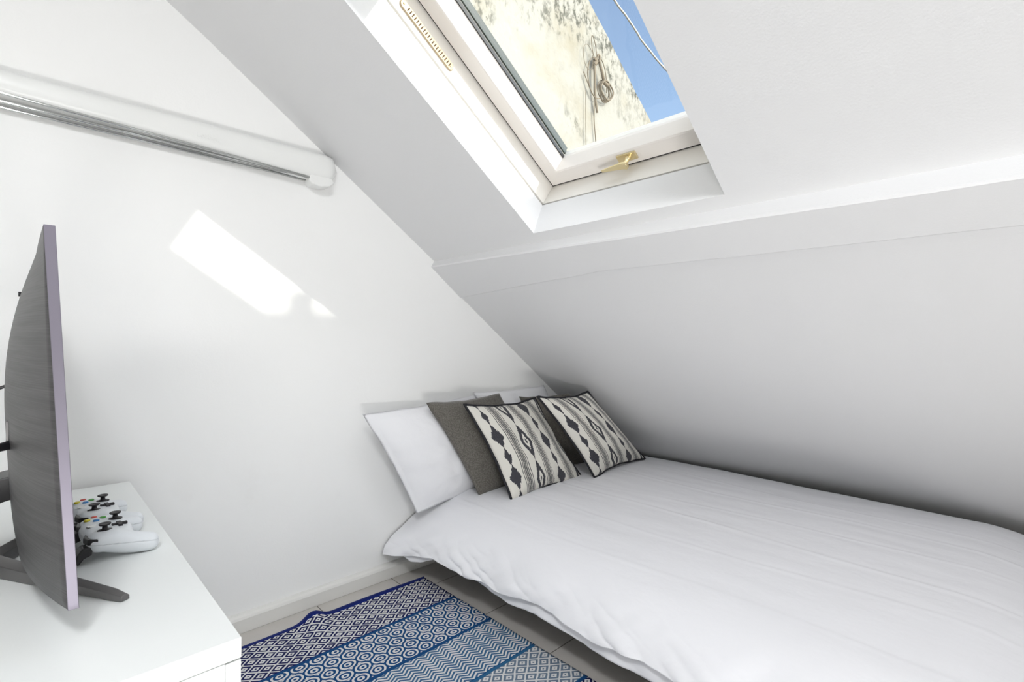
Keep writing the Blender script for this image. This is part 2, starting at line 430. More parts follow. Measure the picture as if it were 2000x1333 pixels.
# unseen empty frame added behind the camera to go with the back fill lamp
dr = struct(empty('added_door_1', (-0.75, YF + 0.02, 0)))
bm = bmesh.new()
for a, b in (((-0.52, 0, 0), (-0.45, 0.05, 2.05)), ((0.45, 0, 0), (0.52, 0.05, 2.05)), ((-0.52, 0, 2.0), (0.52, 0.05, 2.08)), ((-0.45, 0, 0), (0.45, 0.05, 0.1))):
    box(bm, a, b)
link('added_door_frame', bm, 'frame', dr, bevel=0.003)

# ---------------------------------------------------------------- roof window
win = struct(empty('window_1', L(-0.45, 0.85, 0.2)))
def wl(name, bm, mat, parent=None, **k):
    if parent is None:
        bmesh.ops.translate(bm, verts=bm.verts, vec=-win.location); return link(name, bm, mat, win, **k)
    bmesh.ops.translate(bm, verts=bm.verts, vec=-win.location); return link(name, bm, mat, parent, **k)
bm = bmesh.new(); g_ = 0.002
lbox(bm, WS1 + g_, WS1 + 0.055, WY0 - 0.05, WY1 + 0.05, 0.119, 0.30)
lbox(bm, WS0 - 0.055, WS0 - g_, WY0 - 0.05, WY1 + 0.05, 0.119, 0.30)
lbox(bm, WS0 - g_, WS1 + g_, WY1 + g_, WY1 + 0.055, 0.119, 0.30)
lbox(bm, WS0 - g_, WS1 + g_, WY0 - 0.055, WY0 - g_, 0.119, 0.30)
wl('frame', bm, 'frame', bevel=0.0012)
# sash: four mitred bars; room face at n=.20, bevelled inner side down to the pane at n=.25
S0o, S1o, Y0o, Y1o = WS0 + 0.003, WS1 - 0.003, WY0 + 0.003, WY1 - 0.004
def corner(k, inn, n):
    s = (S0o + inn if k in (0, 1) else S1o - inn); y = (Y0o + inn if k in (0, 3) else Y1o - inn)
    return L(s, y, n)
bm = bmesh.new()
prof = [(0, 0.20), (0.045, 0.20), (0.049, 0.2025), (0.060, 0.252), (0.060, 0.285), (0, 0.285)]
rings = [[bm.verts.new(corner(k, i, n)) for i, n in prof] for k in range(4)]
for k in range(4):
    A, B = rings[k], rings[(k + 1) % 4]
    for q in range(6): bm.faces.new((A[q], A[(q + 1) % 6], B[(q + 1) % 6], B[q]))
sash = wl('sash', bm, 'sash', bevel=0.0008)
bm = bmesh.new()
lbox(bm, S0o + 0.0605, S1o - 0.0605, Y0o + 0.0605, Y1o - 0.0605, 0.262, 0.266)
wl('pane', bm, 'glass')
bm = bmesh.new()      # seal in the joint between frame and sash
for a in ((S1o + 0.0001, WS1 + 0.0018, Y0o, WY1 + 0.0018), (S0o - 0.004, S0o - 0.0001, Y0o, Y1o), (S0o, WS1, Y1o + 0.0002, WY1 + 0.0018), (S0o, WS1, WY0 - 0.0018, Y0o - 0.0002)):
    lbox(bm, a[0], a[1], a[2], a[3], 0.2035, 0.24)
wl('seal', bm, 'seal')
bm = bmesh.new()      # glazing gasket
y_ = Y1o - 0.060
lbox(bm, S0o + 0.06, S1o - 0.06, y_ - 0.0035, y_, 0.2515, 0.2620)
wl('gasket', bm, 'black')
bm = bmesh.new()      # outer flashing seen through the pane
lbox(bm, S0o + 0.055, S1o - 0.062, Y1o - 0.0600, Y1o - 0.052, 0.268, 0.300)
lbox(bm, S0o + 0.055, S1o - 0.062, Y1o - 0.0655, Y1o - 0.0600, 0.268, 0.282)
wl('flashing', bm, 'gasket', bevel=0.001)
# vent strip in the left liner
vt_bm = bmesh.new()
def stadium(s0, s1, nc, r, y, k=10):
    out = []
    for i in range(k + 1):
        a = math.pi / 2 + math.pi * i / k; out.append(L(s0 + r + r * math.cos(a), y, nc + r * math.sin(a)))
    for i in range(k + 1):
        a = -math.pi / 2 + math.pi * i / k; out.append(L(s1 - r + r * math.cos(a), y, nc + r * math.sin(a)))
    return out
def plate(bm, A, B):
    a = [bm.verts.new(p) for p in A]; b = [bm.verts.new(p) for p in B]
    bm.faces.new(a); bm.faces.new(b)
    for i in range(len(a)): bm.faces.new((a[i], a[(i + 1) % len(a)], b[(i + 1) % len(b)], b[i]))
plate(vt_bm, stadium(-0.778, -0.566, 0.1495, 0.0115, WY1 + 0.0019), stadium(-0.776, -0.568, 0.1495, 0.0105, WY1 - 0.0035))
vent = wl('vent_grille', vt_bm, 'vent')
bm = bmesh.new()
for i in range(20):
    s = -0.752 + i * 0.0088
    v = [L(s, WY1 - 0.0036, 0.1435), L(s + 0.0032, WY1 - 0.0036, 0.1435), L(s + 0.0040, WY1 - 0.0036, 0.1555), L(s + 0.0008, WY1 - 0.0036, 0.1555)]
    w2 = [p + Vector((0, -0.0006, 0)) for p in v]
    plate(bm, v, w2)
wl('slots', bm, 'hole', vent)
bm = bmesh.new()
for s in (-0.7675, -0.5775):
    lathe(bm, [(0.0028, 0), (0.0028, 0.0012), (0.0016, 0.0018)], Matrix.Translation(L(s, WY1 - 0.0036, 0.1495)) @ Matrix.Rotation(R(90), 4, 'X'), 10)
wl('screw', bm, 'brass', vent, smooth=False)
# cam handle
def LM(s, y, n):     # axes: x=y-world, y=-s, z=-n (towards the room)
    mm = Matrix((( 0, -SV.x, -NV.x), (1, 0, 0), (0, -SV.z, -NV.z))).to_4x4()
    return Matrix.Translation(L(s, y, n)) @ mm
bm = bmesh.new()
lbox(bm, -0.111, -0.084, 0.822, 0.888, 0.194, 0.1998)
hd = wl('window_handle', bm, 'brass', bevel=0.002)
bm = bmesh.new()
lathe(bm, [(0.0085, 0.0), (0.0085, 0.006), (0.0075, 0.009), (0.0065, 0.010), (0.0065, 0.026), (0.008, 0.028), (0.008, 0.034), (0.006, 0.036)], LM(-0.0965, 0.850, 0.194), 20)
wl('spindle', bm, 'brass', hd, smooth=False)
bm = bmesh.new()
A = [(-0.1035, 0.842), (-0.086, 0.842), (-0.080, 0.850), (-0.084, 0.862), (-0.088, 0.905), (-0.090, 0.936), (-0.099, 0.937), (-0.106, 0.862)]
plate(bm, [L(s, y, 0.159 + (y - 0.84) * 0.05) for s, y in A], [L(s, y, 0.168 - (y - 0.84) * 0.02) for s, y in A])
wl('lever', bm, 'brass', hd, bevel=0.002)

# ---------------------------------------------------------------- outside
bm = bmesh.new()
prism(bm, [(-2.5, 1.0), (-2.5, 6.714), (-1.0, 5.631), (8.0, -0.867), (8.0, -2.0), (0, -2.0), (3.0, -1)], 'y', 1.95, 2.2)
ow = bmesh.new()
bm.free(); bm = bmesh.new()
def zt(x): return 3.079 - 0.722 * (x - 2.535)
top = []
for i in range(121):
    x = -2.5 + 10.0 * i / 120
    top.append((x, zt(x) + 0.012 * noise.noise(Vector((x * 6, 0, 0)))))
prism(bm, [(-2.5, 0.5)] + top + [(7.5, -2.0), (3.6, -2.0), (2.4, 0.5)], 'y', 1.95, 2.2)
ow.free()
thing(link('party_wall', bm, 'plaster'), 'tall weathered cream plaster wall with dark mould stains outside the roof window', 'wall')
bm = bmesh.new()  # unseen stack added to shade the lower end of the sun patch
prism(bm, [(1.35, 1.62), (2.6, 0.75), (2.6, 3.205), (1.35, 3.205)], 'y', -2.0, -1.55)
box(bm, (1.33, -2.02, 3.10), (2.62, -1.53, 3.19))

ch = link('sun_blocker', bm, 'plaster', bevel=0.02); cp = bmesh.new(); lathe(cp, [(0.052, 0), (0.046, 0.02), (0.042, 0.07), (0.05, 0.085), (0.03, 0.085)], Matrix.Translation((1.935, -1.62, 3.205)), 20); link('blocker_pot', cp, 'plaster', ch)
thing(ch, 'unseen plaster stack on the roof, added to cut off the sun patch', 'sun_blocker')
# bundle of old cable on the wall
Y_ = 1.925
cb = empty('cable_bundle', (2.55, Y_, 2.6))
def cbm(name, lines, mat='cable'):
    bm = bmesh.new()
    for pts, r in lines:
        tube(bm, [Vector((x - 2.55, dy, z - 2.6)) for x, z, dy in pts], r, 6)
    return link(name, bm, mat, cb, smooth=True)
def loop(cx, cz, rx, rz, tilt=0, n=28, a0=0, a1=360, dy=0.0, wob=0):
    out = []
    for i in range(n + 1):
        a = R(a0 + (a1 - a0) * i / n); x = rx * math.cos(a); z = rz * math.sin(a)
        out.append((cx + x * math.cos(tilt) - z * math.sin(tilt), cz + x * math.sin(tilt) + z * math.cos(tilt), dy + wob * math.sin(3 * a)))
    return out
cbm('coil', [(loop(2.672, 2.545, 0.058, 0.062, 0.2, dy=-0.010, wob=0.004), 0.005), (loop(2.676, 2.548, 0.062, 0.058, 0.5, dy=-0.018, wob=0.004), 0.005),
             (loop(2.668, 2.542, 0.055, 0.065, -0.1, dy=-0.002, wob=0.004), 0.005), (loop(2.662, 2.550, 0.062, 0.060, 0.9, dy=0.004), 0.003)])
cbm('loop', [(loop(2.50, 2.70, 0.048, 0.075, 0.15), 0.0016), (loop(2.545, 2.77, 0.020, 0.072, 0.25, dy=-0.01), 0.0028), (loop(2.582, 2.60, 0.085, 0.125, 0.05, a0=70, a1=300), 0.0035),
             (loop(2.625, 2.60, 0.060, 0.135, 0.1, a0=-30, a1=100, dy=-0.006), 0.0028)])
cbm('hanging_cable', [(spline([(2.563, 2.70, 0), (2.560, 2.60, -0.006), (2.570, 2.50, 0), (2.600, 2.39, 0.004)]), 0.008), (spline([(2.568, 2.70, 0), (2.572, 2.52, 0), (2.577, 2.35, 0.01), (2.600, 2.15, 0.01), (2.61, 1.7, 0.01)]), 0.0035),
                      (spline([(2.55, 2.49, 0.005), (2.50, 2.55, 0.005), (2.465, 2.60, 0.008)]), 0.0035), (spline([(2.49, 2.50, 0.01), (2.495, 2.2, 0.01), (2.51, 1.8, 0.01)]), 0.002)])
cbm('clamp', [(spline([(2.575, 2.71, -0.01), (2.590, 2.745, -0.01), (2.605, 2.735, -0.01), (2.598, 2.70, -0.01)]), 0.007), (spline([(2.56, 2.715, 0), (2.580, 2.700, -0.004), (2.560, 2.675, 0)]), 0.013),
              ([(2.600, 2.700, -0.012), (2.625, 2.655, -0.012), (2.650, 2.590, -0.012)], 0.010), (spline([(2.640, 2.600, -0.01), (2.665, 2.585, -0.015), (2.695, 2.590, -0.01)]), 0.013)])
thing(cb, 'tangled bundle of old brown cable hanging coiled on the outside plaster wall', 'cable')
bm = bmesh.new()
tube(bm, spline([(2.9, 2.6, 4.55), (3.35, 2.6, 4.18), (3.747, 2.6, 3.958), (3.924, 2.6, 3.901), (4.121, 2.6, 3.823), (4.183, 2.6, 3.79), (4.349, 2.6, 3.745), (4.542, 2.6, 3.697), (4.851, 2.6, 3.656), (5.8, 2.6, 3.55), (7.5, 2.6, 3.6)]), 0.009, 8)
thing(link('overhead_wire', bm, 'wire', smooth=True), 'pale thin wire sagging across the blue sky outside the roof window', 'wire')

# ---------------------------------------------------------------- wall-mounted drying rack
rk = empty('drying_rack', (0.3, YB, 1.56))
RX0, RX1 = -0.75, 0.822
bm = bmesh.new(); NR = 60; rows = []
for i in range(NR + 1):
    t = i / NR; x = RX0 + (RX1 - RX0) * t
    dz_end = 0.0; endf = 1.0
    rend = 0.048
    if x > RX1 - rend:
        q = (x - (RX1 - rend)) / rend; endf = math.sqrt(max(0.0004, 1 - q * q))
    top = 1.613; bot = interp(x, [-0.05, 0.35, 0.70, 0.82], [1.547, 1.534, 1.513, 1.513])
    c = (top + bot) / 2; h = (top - bot) / 2 * endf; D = 0.058 * (0.35 + 0.65 * endf)
    prof = []
    for k in range(13):
        a = math.pi * k / 12
        prof.append((YB - D * (math.sin(a) ** 0.45), c + h * math.copysign(abs(math.cos(a)) ** 0.6, math.cos(a))))
    rows.append([bm.verts.new((x - 0.3, y - YB, z - 1.56)) for y, z in prof])
for A, B in zip(rows, rows[1:]):
    for k in range(12): bm.faces.new((A[k], A[k + 1], B[k + 1], B[k]))
    bm.faces.new((A[12], A[0], B[0], B[12]))
bm.faces.new(rows[0]); bm.faces.new(rows[-1])
link('cover', bm, 'plastic', rk, smooth=True)
for (y0, z0, y1, z1, r_) in ((-0.018, -0.0223, -0.018, -0.0458, 0.0040), (-0.032, -0.0076, -0.032, -0.0396, 0.0046), (-0.047, 0.0275, -0.047, -0.0440, 0.0044)):
    bm = bmesh.new(); tube(bm, [(RX0 - 0.30, y0, z0), (0.715 - 0.3, y1, z1)], r_, 12)
    link('rod', bm, 'chrome', rk, smooth=True)
bm = bmesh.new()
pr_ = [(0.708, 1.503), (0.722, 1.494), (0.752, 1.490), (0.782, 1.497), (0.80, 1.513), (0.79, 1.53), (0.715, 1.53), (0.708, 1.52)]
prism(bm, [(x - 0.3, z - 1.56) for x, z in pr_], 'y', -0.052, 0.0)
link('end_bracket', bm, 'plastic', rk, bevel=0.005, seg=3)
tx = bpy.data.curves.new('maker_mark', 'FONT'); tx.body = 'Leifheit'; tx.size = 0.021; tx.extrude = 0.0006; tx.align_x = 'CENTER'
to = bpy.data.objects.new('embossed_mark', tx); COL.objects.link(to)
dg = bpy.context.evaluated_depsgraph_get(); me = bpy.data.meshes.new_from_object(to.evaluated_get(dg)); bpy.data.objects.remove(to)
me.materials.clear(); me.materials.append(M['plastic'])
to = bpy.data.objects.new('embossed_mark', me); COL.objects.link(to); to.parent = rk
to.rotation_euler = (R(90), R(2), 0); to.location = (0.10, -0.0582, -0.001)
thing(rk, 'white wall-mounted folding drying rack with thin chrome rods high on the wall', 'drying rack')

# ---------------------------------------------------------------- chest
chx0, chx1, chy0, chy1, chz = -0.27, 0.213, 0.749, 1.775, 0.55
ct = empty('dresser', (0, 1.26, 0))
def cl(name, fn, mat='lacquer', parent=None, bevel=0.0012, label=None):
    bm = bmesh.new(); fn(bm); bmesh.ops.translate(bm, verts=bm.verts, vec=(0, -1.26, 0))
    return link(name, bm, mat, parent or ct, bevel=bevel, label=label)
cl('top', lambda b: box(b, (chx0, chy0, chz - 0.028), (chx1, chy1, chz)))
cl('carcass', lambda b: (box(b, (chx0, chy0, 0.0), (chx1 - 0.02, chy0 + 0.018, chz - 0.0290)), box(b, (chx0, chy1 - 0.018, 0.0), (chx1 - 0.02, chy1, chz - 0.0290)),
                         box(b, (chx0, chy0 + 0.018, 0.0), (chx0 + 0.01, chy1 - 0.018, chz - 0.029)), box(b, (chx0 + 0.01, chy0 + 0.018, 0.03), (chx1 - 0.02, chy1 - 0.018, 0.05)),
                         box(b, (chx0 + 0.01, (chy0 + chy1) / 2 - 0.009, 0.05), (chx1 - 0.021, (chy0 + chy1) / 2 + 0.009, chz - 0.029))))
for j in range(2):
    for i in range(2):
        ya = chy0 + 0.0015 + j * (chy1 - chy0) / 2; yb = ya + (chy1 - chy0) / 2 - 0.003
        za = 0.03 + i * 0.2460; zb = za + 0.243
        cl('drawer', lambda b: box(b, (chx1 - 0.0195, ya, za), (chx1, yb, zb)))
thing(ct, 'low white lacquered dresser against the wall under the television', 'dresser')

# ---------------------------------------------------------------- television
tv = empty('television', (0.0, 1.24, chz))
TY0, TH2, TZ0, TZ1 = 0.88, 0.36, 0.598, 1.103
def xe(z): return 0.052 - (z - TZ0) * 0.047
def sag(w_): return 0.003 * (1 - (1 - w_) ** 2)
def Dep(z):
    q = max(0.0, (z - 0.80) / 0.303); r_ = max(0.0, (0.70 - z) / 0.10)
    return 0.055 * (1 - min(1, q) ** 2.3) * (1 - 0.10 * min(1, r_) ** 2)
def back_x(y, z):
    w_ = 1 - abs(1 - (y - TY0) / TH2)
    w_ = max(0.0, min(1.0, w_))
    return xe(z) - 0.0115 - max(sag(w_) * 1.0, Dep(z) * (1 - (1 - w_) ** 2.2))
def TVm(name, grid, mat, parent=None, smooth=True, bevel=0):
    bm = bmesh.new(); grid(bm); bmesh.ops.translate(bm, verts=bm.verts, vec=(0, -1.24, -chz))
    return link(name, bm, mat, parent or tv, smooth=smooth, bevel=bevel)
def g_back(bm):
    ny, nz = 48, 40; G = []; H = []
    for i in range(ny + 1):
        t = i / ny; y = TY0 + 0.001 + (2 * TH2 - 0.002) * t
        G.append([bm.verts.new((back_x(y, TZ0 + 0.002 + (TZ1 - TZ0 - 0.004) * j / nz), y, TZ0 + 0.002 + (TZ1 - TZ0 - 0.004) * j / nz)) for j in range(nz + 1)])
        w_ = 1 - abs(1 - (y - TY0) / TH2)
        H.append([bm.verts.new((xe(TZ0 + (TZ1 - TZ0) * j / nz) - sag(max(0, w_)) - 0.0105, y, TZ0 + 0.002 + (TZ1 - TZ0 - 0.004) * j / nz)) for j in range(nz + 1)])
    for i in range(ny):
        for j in range(nz):
            bm.faces.new((G[i][j], G[i + 1][j], G[i + 1][j + 1], G[i][j + 1])); bm.faces.new((H[i][j], H[i][j + 1], H[i + 1][j + 1], H[i + 1][j]))
        bm.faces.new((G[i][0], G[i + 1][0], H[i + 1][0], H[i][0])); bm.faces.new((G[i][nz], G[i + 1][nz], H[i + 1][nz], H[i][nz]))
    for j in range(nz):
        bm.faces.new((G[0][j], G[0][j + 1], H[0][j + 1], H[0][j])); bm.faces.new((G[ny][j], G[ny][j + 1], H[ny][j + 1], H[ny][j]))
tb = TVm('back_cover', g_back, 'brush')
def curved_strip(bm, x_off0, x_off1, za, zb, inset=0.0):
    ny = 40; R_ = []
    for i in range(ny + 1):
        y = TY0 + inset + (2 * TH2 - 2 * inset) * i / ny; w_ = max(0, 1 - abs(1 - (y - TY0) / TH2))
        R_.append([bm.verts.new((xe(z) - sag(w_) + xo, y, z)) for xo, z in ((x_off0, za), (x_off1, za), (x_off1, zb), (x_off0, zb))])
    for A, B in zip(R_, R_[1:]):
        for k in range(4): bm.faces.new((A[k], A[(k + 1) % 4], B[(k + 1) % 4], B[k]))
    bm.faces.new(R_[0]); bm.faces.new(R_[-1])
TVm('bezel', lambda b: curved_strip(b, -0.0115, 0.0, TZ0, TZ1), 'bezel', smooth=False, bevel=0.0006)
TVm('screen', lambda b: curved_strip(b, -0.002, 0.0003, TZ0 + 0.012, TZ1 - 0.008, 0.008), 'screen', smooth=False)
HUB = Vector((-0.045, 1.26, chz))
def leg(b, tip, w0=0.030, w1=0.017, h0=0.030, h1=0.013):
    tip = Vector(tip); d = (tip - HUB); d.z = 0; ln = d.length; d.normalize(); s = Vector((-d.y, d.x, 0))
    secs = []
    for t, w_, h, lift in ((0, w0, h0, 0.001), (0.93, w1 * 1.05, h1 * 1.1, 0.001), (1.0, w1 * 0.75, h1 * 0.8, 0.001)):
        c = HUB + d * (ln * t); c.z = chz + lift
        secs.append([b.verts.new(c + s * x + Vector((0, 0, z))) for x, z in ((-w_ / 2, 0), (w_ / 2, 0), (w_ / 2, h * 0.55), (w_ * 0.12, h), (-w_ / 2, h * 0.75))])
    for A, B in zip(secs, secs[1:]):
        for k in range(5): b.faces.new((A[k], A[(k + 1) % 5], B[(k + 1) % 5], B[k]))
    b.faces.new(secs[0]); b.faces.new(secs[-1])
TVm('stand_leg', lambda b: leg(b, (0.112, 0.975, 0)), 'standmetal', smooth=False, bevel=0.001)
TVm('stand_leg', lambda b: leg(b, (0.100, 1.575, 0)), 'standmetal', smooth=False, bevel=0.001)
TVm('stand_leg', lambda b: leg(b, (-0.22, 1.23, 0), w0=0.05, w1=0.06, h0=0.038, h1=0.02), 'standmetal', smooth=False, bevel=0.001)
def neck(b):
    pts = spline([(-0.010, 1.25, 0.700), (-0.045, 1.25, 0.690), (-0.080, 1.25, 0.655), (-0.085, 1.255, 0.610), (-0.060, 1.26, 0.578)], 8)
    secs = []
    for i, p in enumerate(pts):
        t = (pts[min(i + 1, len(pts) - 1)] - pts[max(i - 1, 0)]).normalized(); nrm = Vector((-t.z, 0, t.x))
        hw, th = 0.035, 0.020
        secs.append([b.verts.new(p + Vector((0, y, 0)) + nrm * q) for y, q in ((-hw, -th), (hw, -th), (hw, th), (-hw, th))])
    for A, B in zip(secs, secs[1:]):
        for k in range(4): b.faces.new((A[k], A[(k + 1) % 4], B[(k + 1) % 4], B[k]))
    b.faces.new(secs[0]); b.faces.new(secs[-1])
TVm('stand_neck', neck, 'black', bevel=0.003, smooth=False)
def plug(b):
    tube(b, [(-0.006, 1.12, 0.790), (-0.030, 1.10, 0.788), (-0.052, 1.08, 0.783), (-0.075, 1.06, 0.780)], lambda t: 0.0075 - 0.003 * t, 12)
pg = TVm('power_plug', plug, 'black')
TVm('power_cord', lambda b: tube(b, spline([(-0.073, 1.062, 0.780), (-0.11, 1.04, 0.76), (-0.17, 1.05, 0.66), (-0.25, 1.15, 0.575), (-0.262, 1.35, 0.5555)]), 0.003, 8), 'black')
TVm('aerial_cable', lambda b: tube(b, spline([(-0.004, 1.24, 0.876), (-0.03, 1.24, 0.870), (-0.08, 1.25, 0.84), (-0.20, 1.35, 0.66), (-0.255, 1.55, 0.5555)]), 0.0028, 8), 'black')
TVm('rear_vent', lambda b: box(b, (-0.0085, 1.235, 1.030), (-0.0030, 1.262, 1.037)), 'black', smooth=False)
def lug(b):
    box(b, (-0.0215, 1.11, 0.785), (-0.0185, 1.13, 0.826)); box(b, (-0.0185, 1.12, 0.785), (-0.0125, 1.13, 0.82))
TVm('mount_plate', lug, 'standmetal', smooth=False)
thing(tv, 'curved television seen edge-on with dark brushed back, standing on the dresser', 'television')

# ---------------------------------------------------------------- game controllers
def controller(name, loc, rz, label):
    """local axes: +x = player's right, +y = front (bumpers), z up"""
    root = empty(name, loc); root.rotation_euler = (0, 0, rz)
    tmp = bmesh.new()
    def blob(c, h, p=2.0):
        vs_ = bmesh.ops.create_icosphere(tmp, subdivisions=4, radius=1.0)['verts']
        for v in vs_:
            d = v.co; k = (abs(d.x) ** p + abs(d.y) ** p + abs(d.z) ** p) ** (-1 / p); v.co = Vector((c[0] + d.x * k * h[0], c[1] + d.y * k * h[1], c[2] + d.z * k * h[2]))
    blob((0, 0.012, 0.034), (0.060, 0.038, 0.0165), 3.2)
    for s in (-1, 1):
        blob((0.046 * s, 0.020, 0.033), (0.026, 0.028, 0.0180), 2.6)
        for k in range(13):
            t = k / 12
            blob((s * (0.049 + 0.014 * t), 0.010 - 0.052 * t, 0.0310 - 0.0140 * t - 0.002 * math.sin(math.pi * t)), (0.0235 - 0.0060 * t, 0.022 - 0.005 * t, 0.0200 - 0.0035 * t), 2.4)
    me0 = bpy.data.meshes.new('shape'); tmp.to_mesh(me0); tmp.free()
    o0 = bpy.data.objects.new('shape', me0); COL.objects.link(o0)
    rm = o0.modifiers.new('r', 'REMESH'); rm.mode = 'VOXEL'; rm.voxel_size = 0.0018
    sm_ = o0.modifiers.new('s', 'SMOOTH'); sm_.factor = 0.6; sm_.iterations = 14
    me1 = bpy.data.meshes.new_from_object(o0.evaluated_get(bpy.context.evaluated_depsgraph_get())); bpy.data.objects.remove(o0)
    for half, nm in ((1, 'top_shell'), (-1, 'bottom_shell')):
        bm = bmesh.new(); bm.from_mesh(me1)
        n_ = Vector((0, -0.14, 1)).normalized()
        res = bmesh.ops.bisect_plane(bm, geom=bm.verts[:] + bm.edges[:] + bm.faces[:], plane_co=Vector((0, 0, 0.0285)) + n_ * 0.00035 * half, plane_no=n_, clear_inner=half > 0, clear_outer=half < 0)
        ed = [e for e in bm.edges if e.is_boundary]
        bmesh.ops.holes_fill(bm, edges=ed, sides=0)
        link(nm, bm, 'padwhite', root, smooth=True)
    ztop = 0.0500
    def stick(x, y):
        bm = bmesh.new()
        lathe(bm, [(0.0115, 0.0), (0.0115, 0.0012), (0.009, 0.002), (0.0045, 0.003), (0.004, 0.009), (0.0085, 0.0105), (0.0095, 0.012), (0.009, 0.0135), (0.0065, 0.0128), (0.001, 0.0122)], Matrix.Translation((x, y, ztop - 0.001)), 24)
        link('thumbstick', bm, 'rubber', root, smooth=True)
    stick(-0.040, 0.020); stick(0.022, -0.006)
    bm = bmesh.new()
    box(bm, (-0.0340, -0.0085, ztop - 0.002), (-0.0100, -0.0015, ztop + 0.003)); box(bm, (-0.0255, -0.017, ztop - 0.002), (-0.0185, 0.007, ztop + 0.0032))
    link('direction_pad', bm, 'rubber', root, bevel=0.0008)
    for x, y, c in ((0.043, 0.034, 'yellow'), (0.031, 0.022, 'blue'), (0.055, 0.022, 'red'), (0.043, 0.010, 'green')):
        bm = bmesh.new(); lathe(bm, [(0.0052, 0), (0.0052, 0.0028), (0.004, 0.0036), (0.001, 0.0038)], Matrix.Translation((x, y, ztop - 0.0012)), 16)
        link('face_button', bm, c, root, smooth=True, label={'yellow': 'yellow face button', 'blue': 'blue face button', 'red': 'red face button', 'green': 'green face button'}[c])
    bm = bmesh.new(); lathe(bm, [(0.0075, 0), (0.0075, 0.001), (0.0066, 0.0014)], Matrix.Translation((0, 0.034, ztop - 0.0008)), 20)
    link('guide_button', bm, 'chrome', root)
    for s in (-1, 1):
        bm = bmesh.new()      # bumper
        P = [(0.020 * s, 0.0455), (0.042 * s, 0.0515), (0.060 * s, 0.0475), (0.0695 * s, 0.034), (0.063 * s, 0.034), (0.056 * s, 0.041), (0.040 * s, 0.044), (0.022 * s, 0.039)]
        prism(bm, P, 'z', 0.0340, 0.0440); link('bumper', bm, 'black', root, bevel=0.0015)
        bm = bmesh.new()      # trigger
        pr2 = [(0.040, 0.031), (0.055, 0.031), (0.0625, 0.020), (0.066, 0.006), (0.060, 0.0025), (0.053, 0.012), (0.042, 0.016)]
        prism(bm, pr2, 'x', (0.036 if s > 0 else -0.063), (0.063 if s > 0 else -0.036)); link('trigger', bm, 'black', root, bevel=0.002)
    thing(root, label, 'game controller', 'white game controllers on the dresser')
    return root
controller('game_controller', (0.124, 1.238, chz), R(90 + 4), 'white game controller nearest the television foot, in front of the other one')
controller('game_controller', (0.119, 1.392, chz), R(90 + 6), 'white game controller behind the nearer one, closer to the wall')

# ---------------------------------------------------------------- rug
bm = bmesh.new(); nx, ny = 110, 150; G = []
for i in range(nx + 1):
    col = []
    for j in range(ny + 1):
        x = 0.235 + (1.141 - 0.235) * i / nx; t = j / ny
        yt = 1.683 + 0.006 * math.sin(x * 9) ; y = yt - (yt + 0.45) * t
        bump = math.exp(-((x - 0.70) / 0.035) ** 2) * math.exp(-((1.683 - y) / 0.07) ** 2)
        z = 0.006 + 0.022 * bump + 0.002 * noise.noise(Vector((x * 7, y * 7, 0)))
        col.append(bm.verts.new((x, y + 0.006 * bump, max(0.0045, z))))
    G.append(col)
for i in range(nx):
    for j in range(ny): bm.faces.new((G[i][j], G[i + 1][j], G[i + 1][j + 1], G[i][j + 1]))
rug = link('rug', bm, 'rug', smooth=True)
sm = rug.modifiers.new('solid', 'SOLIDIFY'); sm.thickness = 0.0042; sm.offset = 0
thing(rug, 'flat woven blue and white rug with geometric bands on the tiled floor', 'rug')
bm = bmesh.new()
tube(bm, [(0.235 + 0.906 * k / 80, 1.683 + 0.006 * math.sin((0.235 + 0.906 * k / 80) * 9) + 0.006 * math.exp(-(((0.235 + 0.906 * k / 80) - 0.70) / 0.035) ** 2), 0.0065 + 0.022 * math.exp(-(((0.235 + 0.906 * k / 80) - 0.70) / 0.035) ** 2)) for k in range(81)], 0.0050, 8)
link('binding', bm, 'hem', rug, smooth=True)

# ---------------------------------------------------------------- bed
bed = empty('bed', (1.85, 0.8, 0))
def bl(name, fn, mat, bevel=0.0, parent=None):
    bm = bmesh.new(); fn(bm); bmesh.ops.translate(bm, verts=bm.verts, vec=(-1.85, -0.8, 0)); return link(name, bm, mat, parent or bed, bevel=bevel, seg=4)
bl('mattress', lambda b: box(b, (1.24, -0.15, 0.125), (2.46, 1.76, 0.245)), 'mattress', 0.03)
bl('bed_base', lambda b: box(b, (1.40, -0.13, 0.055), (2.44, 1.75, 0.124)), 'darkwood', 0.004)
for x in (1.50, 2.34):
    for y in (-0.03, 1.65):
        bl('leg', lambda b: box(b, (x - 0.03, y - 0.03, 0.0), (x + 0.03, y + 0.03, 0.055)), 'darkwood', 0.003)
thing(bed, 'low double bed pushed under the sloping ceiling', 'bed')

